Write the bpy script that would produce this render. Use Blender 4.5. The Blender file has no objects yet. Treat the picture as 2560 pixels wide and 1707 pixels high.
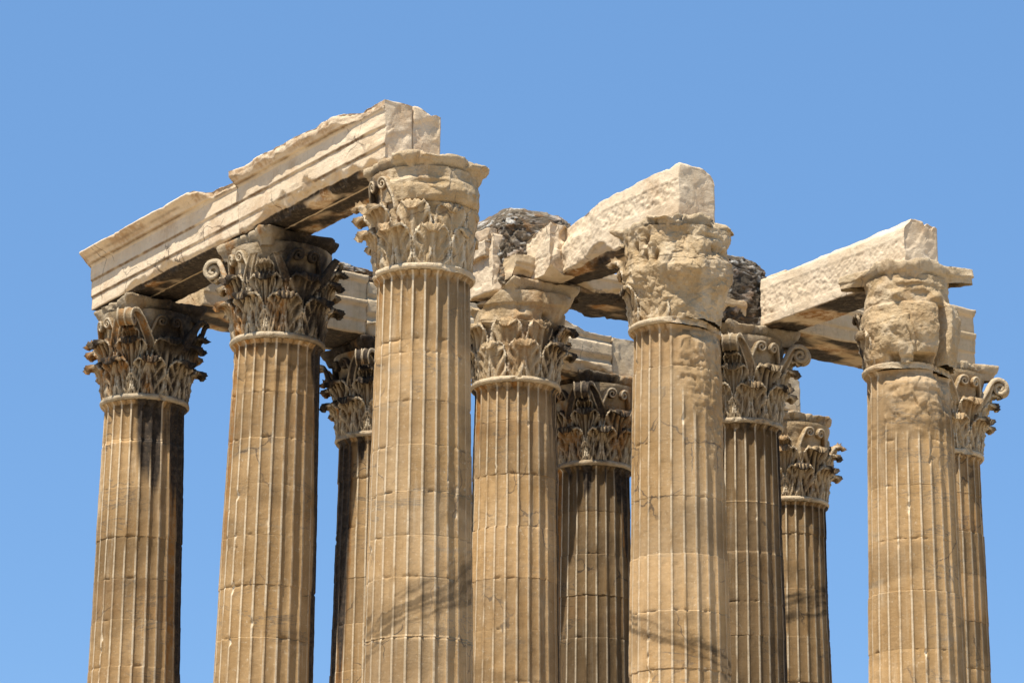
import bpy, math, random
import numpy as np
from mathutils import Vector, Matrix

S = bpy.context.scene
R = math.radians
# ------------------------------------------------------------------ camera
PITCH, ROLL, YAW = .27139, .00678, -.58292
CAM = np.array([-45.6493, 28.1332, -1.1074])
fw = np.array([math.cos(YAW)*math.cos(PITCH), math.sin(YAW)*math.cos(PITCH), math.sin(PITCH)])
rt = np.array([math.sin(YAW), -math.cos(YAW), 0.])
up = np.cross(rt, fw)
r2 = math.cos(ROLL)*rt + math.sin(ROLL)*up
u2 = -math.sin(ROLL)*rt + math.cos(ROLL)*up
cam = bpy.data.objects.new('camera', bpy.data.cameras.new('camera'))
S.collection.objects.link(cam)
cam.matrix_world = Matrix([[r2[i], u2[i], -fw[i], CAM[i]] for i in range(3)] + [[0, 0, 0, 1]])
cam.data.sensor_width = 36
cam.data.lens = 108.87
cam.data.clip_end = 5000
S.camera = cam
# ------------------------------------------------------------------ light
SUN_EL, SUN_OFF = 65., 16.            # elevation; turn from the +y face normal towards the camera (-x)
sx, sy = -math.sin(R(SUN_OFF)), math.cos(R(SUN_OFF))
sdir = Vector((sx*math.cos(R(SUN_EL)), sy*math.cos(R(SUN_EL)), math.sin(R(SUN_EL))))
sun = bpy.data.objects.new('sun', bpy.data.lights.new('sun', 'SUN'))
S.collection.objects.link(sun)
sun.data.energy = 5.0
sun.data.angle = R(.5)
sun.data.color = (1, .95, .86)
sun.rotation_euler = sdir.to_track_quat('Z', 'Y').to_euler()
w = bpy.data.worlds.new('World'); S.world = w
w.use_nodes = True
wn = w.node_tree
sky = wn.nodes.new('ShaderNodeTexSky')
sky.sky_type = 'NISHITA'; sky.sun_disc = False
sky.sun_elevation = R(SUN_EL); sky.sun_rotation = math.atan2(sx, sy)
sky.air_density = 1.0; sky.dust_density = .0; sky.ozone_density = 2.6; sky.altitude = 1500
hs = wn.nodes.new('ShaderNodeHueSaturation')
hs.inputs['Saturation'].default_value = 1.12
wn.links.new(sky.outputs[0], hs.inputs['Color'])
mxs = wn.nodes.new('ShaderNodeMix'); mxs.data_type = 'RGBA'; mxs.inputs[0].default_value = .68
mxs.inputs[7].default_value = (.97, 2.06, 4.0, 1)      # evens out the clear summer sky towards the horizon
wn.links.new(hs.outputs[0], mxs.inputs[6])
wn.links.new(mxs.outputs[2], wn.nodes['Background'].inputs[0])
wn.nodes['Background'].inputs[1].default_value = .122
S.view_settings.view_transform = 'Standard'
S.view_settings.look = 'None'
S.view_settings.exposure = .62
S.view_settings.gamma = 1
S.view_settings.use_curve_mapping = False
S.render.engine = 'CYCLES'
S.cycles.max_bounces = 5
S.cycles.diffuse_bounces = 3

# ------------------------------------------------------------------ noise (numpy)
def _h(x, y, z, s):
    n = (x.astype(np.uint32)*np.uint32(374761393) + y.astype(np.uint32)*np.uint32(668265263)
         + z.astype(np.uint32)*np.uint32(2246822519) + np.uint32((s*3266489917) & 0xffffffff))
    n = (n ^ (n >> np.uint32(13)))*np.uint32(1274126177)
    n = (n ^ (n >> np.uint32(15)))*np.uint32(2654435761)
    n = n ^ (n >> np.uint32(16))
    return n.astype(np.float64)/4294967295.0

def vnoise(P, s=0):
    P = np.asarray(P, float)
    i = np.floor(P).astype(np.int64); f = P - i
    f = f*f*f*(f*(f*6-15)+10)
    out = 0
    for a in (0, 1):
        wx = f[..., 0] if a else 1-f[..., 0]
        for b in (0, 1):
            wy = f[..., 1] if b else 1-f[..., 1]
            for c in (0, 1):
                wz = f[..., 2] if c else 1-f[..., 2]
                out = out + wx*wy*wz*_h(i[..., 0]+a, i[..., 1]+b, i[..., 2]+c, s)
    return out*2-1

def fbm(P, o=4, s=0, g=.5):
    P = np.asarray(P, float); a = 1.; t = 0.; n = 0.
    for k in range(o):
        n = n + a*vnoise(P*(2.03**k)+k*17.3, s+k*7); t += a; a *= g
    return n/t*1.5

def worley(P, s=0):
    P = np.asarray(P, float); i = np.floor(P).astype(np.int64); f = P-i
    d1 = np.full(P.shape[:-1], 9.); d2 = d1.copy(); idr = d1*0
    for a in (-1, 0, 1):
        for b in (-1, 0, 1):
            for c in (-1, 0, 1):
                x, y, z = i[..., 0]+a, i[..., 1]+b, i[..., 2]+c
                d = np.sqrt((a+_h(x, y, z, s)-f[..., 0])**2+(b+_h(x, y, z, s+1)-f[..., 1])**2+(c+_h(x, y, z, s+2)-f[..., 2])**2)
                m = d < d1
                d2 = np.where(m, d1, np.minimum(d2, d)); idr = np.where(m, _h(x, y, z, s+3), idr); d1 = np.where(m, d, d1)
    return d1, d2, idr

def ss(a, b, x):
    t = np.clip((x-a)/(b-a), 0, 1); return t*t*(3-2*t)

def vec_noise(P, s, o=3):
    return np.stack([fbm(P, o, s), fbm(P+31.7, o, s+50), fbm(P-57.1, o, s+90)], -1)

def facets(P, s):
    """chipped-rock displacement: flat planes meeting at ridges (0..1)"""
    d1, d2, c = worley(P, s)
    return d1*.8 + .5*c

def planes(P, s, k=38.):
    """blended random planes: angular fracture surfaces, about -1..1"""
    P = np.asarray(P, float); i = np.floor(P).astype(np.int64); f = P-i; sw = 0.; sh = 0.
    for a in (-1, 0, 1):
        for b in (-1, 0, 1):
            for c in (-1, 0, 1):
                x, y, z = i[..., 0]+a, i[..., 1]+b, i[..., 2]+c
                dx = f[..., 0]-a-_h(x, y, z, s); dy = f[..., 1]-b-_h(x, y, z, s+1); dz = f[..., 2]-c-_h(x, y, z, s+2)
                w_ = np.exp(-k*(dx*dx+dy*dy+dz*dz))
                h = 1.2*(_h(x, y, z, s+3)-.5)+2.2*((_h(x, y, z, s+4)-.5)*dx+(_h(x, y, z, s+5)-.5)*dy+(_h(x, y, z, s+6)-.5)*dz)
                sw = sw+w_; sh = sh+w_*h
    return sh/np.maximum(sw, 1e-12)

def catmull(pts, n):
    p = np.array(pts, float); p = np.vstack([2*p[0]-p[1], p, 2*p[-1]-p[-2]])
    t = np.linspace(0, len(pts)-1-1e-9, n); k = t.astype(int); t = (t-k)[:, None]
    a, b, c, d = p[k], p[k+1], p[k+2], p[k+3]
    return .5*(2*b+(c-a)*t+(2*a-5*b+4*c-d)*t**2+(3*b-a-3*c+d)*t**3)

# ------------------------------------------------------------------ mesh helpers
def link(o):
    S.collection.objects.link(o); return o

def grid_f(nu, nv, wrap=False, off=0):
    """faces of an nu x nv vertex grid (v fastest); wrap joins last u to first"""
    iu = np.arange(nu if wrap else nu-1); iv = np.arange(nv-1)
    a = (iu[:, None]*nv+iv[None]).ravel(); b = (((iu+1) % nu)[:, None]*nv+iv[None]).ravel()
    return np.stack([a, b, b+1, a+1], 1)+off

class Geo:
    def __init__(s): s.v = []; s.f = []; s.a = []; s.n = 0
    def add(s, V, F, A=None):
        V = np.asarray(V, float).reshape(-1, 3)
        s.v.append(V); s.f.append(np.asarray(F)+s.n); s.n += len(V)
        if A is None: A = np.tile([0, 0, 0, 1.], (len(V), 1))
        s.a.append(np.asarray(A, float).reshape(-1, 4)); return s
    def build(s, name, mat, parent=None, smooth=True):
        V = np.concatenate(s.v); F = np.concatenate(s.f); A = np.concatenate(s.a)
        me = bpy.data.meshes.new(name)
        me.vertices.add(len(V)); me.vertices.foreach_set('co', V.ravel())
        me.loops.add(F.size); me.loops.foreach_set('vertex_index', F.ravel().astype(np.int32))
        me.polygons.add(len(F))
        me.polygons.foreach_set('loop_start', np.arange(0, F.size, 4, dtype=np.int32))
        me.polygons.foreach_set('loop_total', np.full(len(F), 4, np.int32))
        me.polygons.foreach_set('use_smooth', np.full(len(F), smooth))
        at = me.color_attributes.new('wx', 'FLOAT_COLOR', 'POINT')
        at.data.foreach_set('color', A.ravel())
        me.materials.append(mat)
        me.update(); me.validate()
        o = link(bpy.data.objects.new(name, me)); o.parent = parent
        return o

def attr(n, crust=0, ochre=0, pale=0, tone=1):
    A = np.zeros((n, 4)); A[:, 0] = np.ravel(crust) if np.ndim(crust) else crust
    A[:, 1] = np.ravel(ochre) if np.ndim(ochre) else ochre
    A[:, 2] = np.ravel(pale) if np.ndim(pale) else pale
    A[:, 3] = np.ravel(tone) if np.ndim(tone) else tone
    A[:, :3] = np.clip(A[:, :3], 0, 1); return A

def empty(name, loc, label, cat, group=None):
    o = link(bpy.data.objects.new(name, None)); o.location = loc; o.empty_display_size = .5
    return tag(o, label, cat, group)

def tag(o, label=None, cat=None, group=None, kind=None):
    if label: o['label'] = label
    if cat: o['category'] = cat
    if group: o['group'] = group
    if cat and not kind: kind = 'thing'
    if kind: o['kind'] = kind
    return o

# ------------------------------------------------------------------ materials
def stone(name, A, B, vein=.5, bump=.5, pale=(.74, .62, .44), ochre=(.42, .19, .045), crust=(.028, .020, .013), grain=1., streak=.35):
    m = bpy.data.materials.new(name); m.use_nodes = True
    t = m.node_tree; N = t.nodes; L = t.links
    bs = N['Principled BSDF']; bs.inputs['Roughness'].default_value = .85
    bs.inputs['Specular IOR Level'].default_value = .25
    geo = N.new('ShaderNodeNewGeometry'); pos = geo.outputs['Position']
    at = N.new('ShaderNodeAttribute'); at.attribute_name = 'wx'
    sep = N.new('ShaderNodeSeparateColor'); L.new(at.outputs['Color'], sep.inputs[0])
    def noise(sc, det=4, rough=.55, dist=0, vec=pos):
        n = N.new('ShaderNodeTexNoise'); n.inputs['Scale'].default_value = sc; n.inputs['Detail'].default_value = det
        n.inputs['Roughness'].default_value = rough; n.inputs['Distortion'].default_value = dist
        L.new(vec, n.inputs['Vector']); return n.outputs['Fac']
    def ramp(f, a, b, lo=0., hi=1.):
        r = N.new('ShaderNodeMapRange'); r.interpolation_type = 'SMOOTHSTEP'
        for k, v in zip((1, 2, 3, 4), (a, b, lo, hi)): r.inputs[k].default_value = v
        L.new(f, r.inputs[0]); return r.outputs[0]
    def mth(op, a, b=None):
        q = N.new('ShaderNodeMath'); q.operation = op
        for k, v in enumerate((a, b)):
            if v is None: continue
            if isinstance(v, (int, float)): q.inputs[k].default_value = v
            else: L.new(v, q.inputs[k])
        return q.outputs[0]
    def mix(f, a, b, typ='MIX'):
        x = N.new('ShaderNodeMix'); x.data_type = 'RGBA'; x.blend_type = typ
        if isinstance(f, (int, float)): x.inputs[0].default_value = f
        else: L.new(f, x.inputs[0])
        for k, v in ((6, a), (7, b)):
            if isinstance(v, tuple): x.inputs[k].default_value = (*v, 1)
            else: L.new(v, x.inputs[k])
        return x.outputs[2]
    c = mix(ramp(noise(.9, 5, .6, .4), .35, .68), A, B)
    c = mix(ramp(noise(5.5, 5, .65, .6), .5, .8, 0, .55), c, tuple(v*.62 for v in B))
    c = mix(ramp(noise(14, 4, .7), .56, .8, 0, .5), c, pale)
    # grey marble veins: thin level lines of a stretched, turbulent noise
    mp = N.new('ShaderNodeMapping'); L.new(pos, mp.inputs['Vector'])
    mp.inputs['Rotation'].default_value = (.5, .62, .3); mp.inputs['Scale'].default_value = (.7, .7, 2.6)
    vn = noise(.75, 7, .62, .5, mp.outputs[0])
    line = ramp(mth('ABSOLUTE', mth('SUBTRACT', vn, .5)), .0, .016, 1, 0)
    line = mth('MULTIPLY', line, ramp(noise(.55, 3), .48, .64, 0, vein))
    c = mix(line, c, (.13, .105, .075))
    band = mth('MULTIPLY', ramp(vn, .60, .70), vein*.55)
    c = mix(band, c, (.22, .18, .125))
    # hairline cracks
    vr = N.new('ShaderNodeTexVoronoi'); vr.feature = 'DISTANCE_TO_EDGE'; vr.inputs['Scale'].default_value = .8
    dm = N.new('ShaderNodeVectorMath'); dm.operation = 'ADD'
    nz = N.new('ShaderNodeTexNoise'); nz.inputs['Scale'].default_value = 2.2; nz.inputs['Detail'].default_value = 5; L.new(pos, nz.inputs['Vector'])
    sc = N.new('ShaderNodeVectorMath'); sc.operation = 'SCALE'; sc.inputs[3].default_value = .5; L.new(nz.outputs['Color'], sc.inputs[0])
    L.new(pos, dm.inputs[0]); L.new(sc.outputs[0], dm.inputs[1]); L.new(dm.outputs[0], vr.inputs['Vector'])
    crack = mth('MULTIPLY', ramp(vr.outputs['Distance'], .003, .016, 1, 0), ramp(noise(.7, 2), .51, .62, 0, .75))
    c = mix(crack, c, (.07, .05, .035))
    ms = N.new('ShaderNodeMapping'); ms.inputs['Scale'].default_value = (7, 7, .45); L.new(pos, ms.inputs['Vector'])
    stk = noise(1., 6, .65, .2, ms.outputs[0])
    c = mix(ramp(stk, .54, .74, 0, streak), c, tuple(v*.45 for v in B))
    c = mix(ramp(stk, .44, .28, 0, streak*.7), c, pale)
    # small dark pits
    c = mix(ramp(noise(26, 3, .8), .70, .78, 0, .5), c, (.14, .10, .06))
    # tone of this block or drum
    tn = N.new('ShaderNodeCombineColor')
    for k in range(3): L.new(at.outputs['Alpha'], tn.inputs[k])
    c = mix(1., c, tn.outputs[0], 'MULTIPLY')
    # weathering painted by the builder: pale worn edges, ochre rust, black crust
    c = mix(mth('MULTIPLY', sep.outputs[2], ramp(noise(9, 4, .7), .25, .6, .5, .95)), c, pale)
    oc = mix(noise(6, 4, .7), ochre, tuple(v*.45 for v in ochre))
    c = mix(mth('MULTIPLY', sep.outputs[1], ramp(noise(7, 5, .7, .3), .36, .58, .15, 1)), c, oc)
    cr = mix(ramp(noise(8, 4, .7), .4, .7), crust, tuple(v*2.6 for v in crust))
    c = mix(mth('MULTIPLY', sep.outputs[0], ramp(noise(11, 5, .75, .4), .28, .48, .74, 1)), c, cr)
    L.new(c, bs.inputs['Base Color'])
    b1 = N.new('ShaderNodeBump'); b1.inputs['Strength'].default_value = bump; b1.inputs['Distance'].default_value = .02
    b2 = N.new('ShaderNodeBump'); b2.inputs['Strength'].default_value = bump; b2.inputs['Distance'].default_value = .05
    L.new(noise(38*grain, 4, .65), b1.inputs['Height']); L.new(noise(9*grain, 5, .6), b2.inputs['Height'])
    m3 = N.new('ShaderNodeMapping'); m3.inputs['Scale'].default_value = (1.2, 1.2, 7); m3.inputs['Rotation'].default_value = (.05, .06, 0); L.new(pos, m3.inputs['Vector'])
    b3 = N.new('ShaderNodeBump'); b3.inputs['Strength'].default_value = bump*.8; b3.inputs['Distance'].default_value = .03
    L.new(noise(3.2*grain, 6, .7, .3, m3.outputs[0]), b3.inputs['Height']); L.new(b3.outputs[0], b2.inputs['Normal'])
    L.new(b2.outputs[0], b1.inputs['Normal']); L.new(b1.outputs[0], bs.inputs['Normal'])
    return m

M_SHAFT = stone('honey_marble', (.39, .247, .112), (.315, .190, .076), .75, .22)
M_CAP = stone('weathered_marble', (.49, .355, .20), (.40, .272, .135), .25, .9)
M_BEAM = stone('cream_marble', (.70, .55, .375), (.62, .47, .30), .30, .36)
M_BACK = stone('dull_cream_marble', (.60, .455, .285), (.52, .38, .215), .4, .4)  # slightly darker cream marble for inner blocks, cross beams and platform
M_RUB = stone('mortared_rubble', (.23, .18, .12), (.15, .11, .067), .0, .9, pale=(.60, .57, .50))
def ground_mat():
    m = bpy.data.materials.new('dry_ground'); m.use_nodes = True
    t = m.node_tree; N = t.nodes; L = t.links
    n = N.new('ShaderNodeTexNoise'); n.inputs['Scale'].default_value = .15; n.inputs['Detail'].default_value = 8
    g = N.new('ShaderNodeNewGeometry'); L.new(g.outputs['Position'], n.inputs['Vector'])
    r = N.new('ShaderNodeValToRGB'); L.new(n.outputs['Fac'], r.inputs[0])
    r.color_ramp.elements[0].position = .38; r.color_ramp.elements[0].color = (.30, .235, .15, 1)
    r.color_ramp.elements[1].position = .62; r.color_ramp.elements[1].color = (.42, .34, .23, 1)
    L.new(r.outputs[0], N['Principled BSDF'].inputs['Base Color']); N['Principled BSDF'].inputs['Roughness'].default_value = .95
    return m
M_GROUND = ground_mat()

# ------------------------------------------------------------------ setting
S1, S2 = 5.5, 5.7311
ZR, ZB = 15.0, 17.05                   # neck ring, top of the capitals
def setting():
    n = 90; q = np.linspace(-1, 1, n); q = np.sign(q)*np.abs(q)**2.2*1600
    X, Y = np.meshgrid(q, q, indexing='ij')
    Z = -1.05-1.75*ss(10, 45, np.hypot(X-6, Y+8))+.05*vnoise(np.stack([X*.3, Y*.3, X*0], -1), 3)
    o = Geo().add(np.stack([X, Y, Z], -1), grid_f(n, n)).build('ground', M_GROUND); tag(o, kind='structure')
    g = Geo()
    for k, (e, z0, z1) in enumerate(((3.6, -1.2, -.70), (3.0, -.70, -.35), (2.4, -.35, 0))):
        x0, x1, y0, y1 = -e, 11+e, -S2*3-e, e
        V = [(x0, y0, z0), (x1, y0, z0), (x1, y1, z0), (x0, y1, z0), (x0, y0, z1), (x1, y0, z1), (x1, y1, z1), (x0, y1, z1)]
        g.add(V, [(0, 1, 5, 4), (1, 2, 6, 5), (2, 3, 7, 6), (3, 0, 4, 7), (4, 5, 6, 7)])
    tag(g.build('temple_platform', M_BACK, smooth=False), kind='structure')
setting()

# ------------------------------------------------------------------ shafts
NF = 24
def build_shaft(root, c):
    sd = c['seed']; rng = np.random.RandomState(sd)
    tc = c['tc']; rv = c['rv']
    # angular samples: fillet then flute
    fl = np.array([-.078, -.04, 0, .04, .078]); ft = .5-.412*np.cos(np.linspace(.08, np.pi-.08, 13))
    tt = np.concatenate([fl, ft]); nt = len(tt)
    ang = ((np.arange(NF)[:, None]+tt[None])*(2*np.pi/NF)).ravel(); idx = np.repeat(np.arange(NF), nt); tq = np.tile(tt, NF)
    joints = sorted(c['joints'])
    low = joints[0]
    zz = list(np.arange(.75, c.get('zlo', 7.4), .55))+list(np.arange(c.get('zlo', 7.4), 14.6, c.get('dz_s', .032)))+list(np.arange(14.6, 14.85, .014))+[14.86, 14.88]
    for j in joints: zz += [j-.016, j-.006, j+.006, j+.016]
    k = low-1.05
    while k > 1: joints.insert(0, k); k -= 1.1
    zz = np.array(sorted(zz)); nz = len(zz)
    A, Z = np.meshgrid(ang, zz, indexing='ij'); I = np.repeat(idx[:, None], nz, 1); T = np.repeat(tq[:, None], nz, 1)
    drum = np.searchsorted(np.array(joints), Z)
    nd = len(joints)+2
    tone = (1+rng.normal(0, .10, nd)); roff = rng.normal(0, .006, nd); aoff = rng.normal(0, .004, nd); dro = np.clip(rng.normal(.0, .22, nd), 0, .6); dcr = np.clip(rng.normal(0, .11, nd), 0, .22)
    for kk, vv in c.get('drumtone', {}).items(): tone[-1-kk-1] = vv
    A2 = A+aoff[drum]
    rad = np.interp(Z, [0.6, 6.5, 8.5, 11, 13.4, 14.75], [1.0, .975, .945, .905, .865, .838])+roff[drum]
    zt = 14.80; hw0 = .415; ar = .105
    w_ = hw0*np.sqrt(np.clip(1-np.clip((Z-(zt-ar))/ar, 0, 1)**2, 0, 1))
    w_ = np.where(Z > zt, 1e-4, np.maximum(w_, 1e-4))
    x = (T-.5)/w_
    depth = np.where((T > .08) & (np.abs(x) < 1), .042*np.sqrt(np.clip(1-x*x, 0, 1)), 0)*(1+.75*ss(13.2, 14.6, Z))
    flare = .075*ss(14.78, 14.9, Z)**2
    P0 = np.stack([np.cos(A)*rad, np.sin(A)*rad, Z], -1)
    PW = P0+np.array([sd*3.1, sd*1.7, 0])
    phi = np.arctan2(P0[..., 0]*rv[0]+P0[..., 1]*rv[1], P0[..., 0]*tc[0]+P0[..., 1]*tc[1])
    r = rad-depth+flare
    # broken fillets: an eroded skin that cuts the arrises where the noise is high
    er = fbm(PW*np.array([3.2, 3.2, .55]), 4, sd)+.25*fbm(PW*np.array([5, 5, 6]), 3, sd+9)
    loc = np.zeros_like(Z)
    for (p0, z0, dp, dz, a) in c.get('erode', []):
        loc = np.maximum(loc, a*np.exp(-((phi-p0)/dp)**4-((Z-z0)/dz)**4))
    er = er+c.get('wear', 0)
    for (p0, z0, dp, dz, a) in c.get('chip', []): er = er+a*np.exp(-((phi-p0)/dp)**4-((Z-z0)/dz)**4)
    er = er+.35*planes(PW*np.array([5, 5, 3.]), sd+26)
    skin = rad+flare-  .045*ss(.82, 1.12, er)*np.where(Z > 14.8, .3, 1)
    rough = .75*planes(PW*np.array([3.2, 3.2, 3.6]), sd+20)+.4*planes(PW*8., sd+24)+.35*fbm(PW*np.array([2.6, 2.6, 3.4]), 5, sd+21)+.5*np.abs(fbm(PW*np.array([1.6, 1.6, 7]), 4, sd+33))
    skin = np.where(loc > .01, np.minimum(skin, rad+flare*(1-np.clip(loc, 0, 1))+.01-loc*(.045+.038*rough)-.09*np.clip(loc-1, 0, 2)-.16*np.clip(loc, 0, 1)*ss(14.55, 14.9, Z)), skin)
    cut = np.clip(r-skin, 0, None); r = np.minimum(r, skin)
    fill = np.clip(loc, 0, 1)                       # eroded zones lose their flutes
    r = r*(1-fill)+np.minimum(skin, r+.06*fill)*fill
    # drum joints
    jd = np.min(np.abs(Z[..., None]-np.array(joints)), -1)
    jn = ss(.0, .7, fbm(PW*np.array([1.8, 1.8, .9]), 3, sd+41)); r = r-.006*(jd < .010)*jn-.018*ss(.05, 0, jd)*ss(.25, .6, fbm(PW*5, 3, sd+40))
    r = r+.004*fbm(PW*6, 3, sd+60)
    V = np.stack([np.cos(A2)*r, np.sin(A2)*r, Z], -1)
    # weathering
    pale = np.where(T < .079, .62, 0)*ss(-.9, -.1, fbm(PW*np.array([4, 4, 1.5]), 3, sd+70))*(1-.6*ss(.1, 1.1, phi))+.5*ss(.004, .03, cut)*ss(-.4, .2, fbm(PW*3, 3, sd+71))  # worn fillets, painted fainter to the right, away from the sun
    pale = np.maximum(pale*(1-np.clip(loc*1.6, 0, 1)*.92),   .28*np.clip(loc, 0, 1)*ss(13.7, 14.7, Z)*ss(-.7, .1, fbm(PW*2.5, 4, sd+73)))
    crust = dcr[drum]*ss(-.5, .3, fbm(PW*np.array([.8, .8, 1.6]), 4, sd+75)); ochre = dro[drum]*.6*ss(-.3, .4, fbm(PW*1.2, 3, sd+72))
    fr = rng.rand(NF)[I]; fr2 = rng.rand(NF)[I]
    st = fbm(np.stack([A*6, Z*.35, Z*0+sd], -1), 4, sd+80)
    for (p0, dp, a, z0, fall) in c.get('crust', []):
        m = np.exp(-((phi-p0)/dp)**4)*ss(-fall, 0, Z-z0)
        crust = np.maximum(crust, ss(.35, .62, a*m*(.38+.85*fr)+.55*st*m))
    for (p0, dp, a, z0, fall) in c.get('ochre', []):
        m = np.exp(-((phi-p0)/dp)**4)*ss(-fall, 0, Z-z0)
        ochre = np.maximum(ochre, ss(.4, .65, a*m*(.4+.75*fr2)+.4*st*m)*np.where(T > .08, 1, .3))
    crust = np.maximum(crust, .75*ss(.16, 0, zt-Z)*(Z <= zt)*(T > .08)*ss(.3, .6, fr+.3*st)*c.get('soot_shade', .7))  # blackened flute tops: soot plus painted shade below the ring
    crust = np.maximum(crust, .26*(jd < .008)*jn)
    pale = np.maximum(pale, c.get('hue', .0)*.5*ss(-.5, .4, fbm(PW*np.array([1.3, 1.3, .6]), 4, sd+74)))
    grey = ss(.1, .55, fbm(PW*np.array([.5, .5, 1.0]), 4, sd+88))*.25
    for (z0, z1, sl, a) in c.get('band', []):       # grey marble bands
        zc = Z-sl*phi+.10*fbm(PW*np.array([1.5, 1.5, 3]), 4, sd+95)
        grey = np.maximum(grey, a*ss(z0-.05, z0+.05, zc)*ss(z1+.10, z1-.08, zc)*np.clip(.62+.75*fbm(np.stack([phi*1.6, zc*16, zc*0+sd], -1), 4, sd+96)+.2*fbm(PW*9, 3, sd+97), 0, 1))
    pale = pale*(1-grey)
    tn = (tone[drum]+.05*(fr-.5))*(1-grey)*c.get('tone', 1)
    g = Geo(); n = V.shape[0]*V.shape[1]
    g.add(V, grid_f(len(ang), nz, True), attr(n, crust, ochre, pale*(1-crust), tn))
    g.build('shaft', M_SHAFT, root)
    # attic base on its plinth, mostly out of sight
    th = np.linspace(0, 2*np.pi, 64, endpoint=False)
    pr = np.array([(1.28, 0), (1.28, .16), (1.24, .2), (1.30, .28), (1.24, .38), (1.12, .42), (1.10, .5), (1.17, .56), (1.16, .64), (1.06, .68), (1.02, .78)])
    B = np.stack([np.cos(th)[:, None]*pr[:, 0], np.sin(th)[:, None]*pr[:, 0], np.ones(64)[:, None]*pr[:, 1]], -1)
    Geo().add(B, grid_f(64, len(pr), True)).build('base', M_SHAFT, root)

def build_ring(root, c):
    """bead moulding under the capital"""
    sd = c['seed']; n = 260; m = 14
    th = np.linspace(0, 2*np.pi, n, endpoint=False); t = np.linspace(-.5*np.pi, .5*np.pi, m-2)
    rr = np.concatenate([[.86], .875+.062*np.cos(t), [.80]]); z = np.concatenate([[14.885], 14.95+.062*np.sin(t), [15.01]])
    A = np.repeat(th[:, None], m, 1); Rr = np.repeat(rr[None], n, 0); Z = np.repeat(z[None], n, 0)
    P = np.stack([np.cos(A)*Rr, np.sin(A)*Rr, Z], -1)
    phi = np.arctan2(P@np.append(c['rv'], 0), P@np.append(c['tc'], 0))
    nb = fbm(P*2.2+sd*5, 4, sd+3)+.3*fbm(P*9, 3, sd+5)
    lim = .95-.075*ss(c.get('ringwear', .3), c.get('ringwear', .3)+.5, nb)
    for (p0, dp, a) in c.get('ringcut', []): lim = lim-a*np.exp(-((phi-p0)/dp)**4)*(1+.25*nb)
    Rr = np.minimum(Rr, lim)
    P = np.stack([np.cos(A)*Rr, np.sin(A)*Rr, Z], -1)+.006*vec_noise(P*8, sd)
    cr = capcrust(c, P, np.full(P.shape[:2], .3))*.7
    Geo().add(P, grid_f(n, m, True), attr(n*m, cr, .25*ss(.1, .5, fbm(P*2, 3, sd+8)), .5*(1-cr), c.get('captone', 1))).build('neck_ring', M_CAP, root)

# ------------------------------------------------------------------ capitals
def phi_of(c, P):
    return np.arctan2(P[..., 0]*c['rv'][0]+P[..., 1]*c['rv'][1], P[..., 0]*c['tc'][0]+P[..., 1]*c['tc'][1])

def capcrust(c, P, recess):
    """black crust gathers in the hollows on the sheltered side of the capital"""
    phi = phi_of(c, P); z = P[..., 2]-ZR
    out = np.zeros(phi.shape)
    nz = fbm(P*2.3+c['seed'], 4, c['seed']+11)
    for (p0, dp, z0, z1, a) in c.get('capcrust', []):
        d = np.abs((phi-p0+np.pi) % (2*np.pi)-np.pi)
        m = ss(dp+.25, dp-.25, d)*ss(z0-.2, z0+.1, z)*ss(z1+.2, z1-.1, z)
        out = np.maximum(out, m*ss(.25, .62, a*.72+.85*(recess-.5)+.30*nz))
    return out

def capochre(c, P, recess):
    n = fbm(P*np.array([2.2, 2.2, 1.0])+c['seed']*2, 4, c['seed']+15)
    return c.get('capochre', .35)*ss(.0, .5, n+.5*(recess-.4))

def bell_r(z):
    return np.interp(z, [0, .3, .7, 1.1, 1.45, 1.65, 1.74], [.80, .81, .83, .86, .91, .97, .99])

def cclip(c, P):
    f = c.get('clip')
    return f(P) if f else P

def build_bell(root, c):
    sd = c['seed']; n, m = (420, 150) if c.get('body') else (220, 70)
    th = np.linspace(0, 2*np.pi, n, endpoint=False); z = np.linspace(-.005, 1.80, m)
    A = np.repeat(th[:, None], m, 1); Z = np.repeat(z[None], n, 0)
    U = np.stack([np.cos(A), np.sin(A), Z*0], -1); P = U*.9+np.stack([Z*0, Z*0, Z+ZR], -1)
    phi = phi_of(c, P); nz = fbm(P*2.4+sd, 5, sd)
    r = bell_r(Z)
    f = c.get('body')
    if f: r = f(phi, Z, P, r)
    r = r+.012*nz
    P = U*r[..., None]+np.stack([Z*0, Z*0, Z+ZR], -1)
    P = P+c.get('brough', .008)*vec_noise(P*7, sd)
    V = cclip(c, P)
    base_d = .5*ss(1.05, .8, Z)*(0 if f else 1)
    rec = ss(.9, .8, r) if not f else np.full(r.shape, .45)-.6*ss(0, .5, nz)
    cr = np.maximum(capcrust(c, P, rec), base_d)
    pale = .35*ss(-.1, .5, fbm(P*3, 4, sd+4))*(1-cr)
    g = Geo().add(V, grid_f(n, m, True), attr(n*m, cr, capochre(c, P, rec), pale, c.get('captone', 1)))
    return g.build('capital', M_CAP, root)

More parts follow.
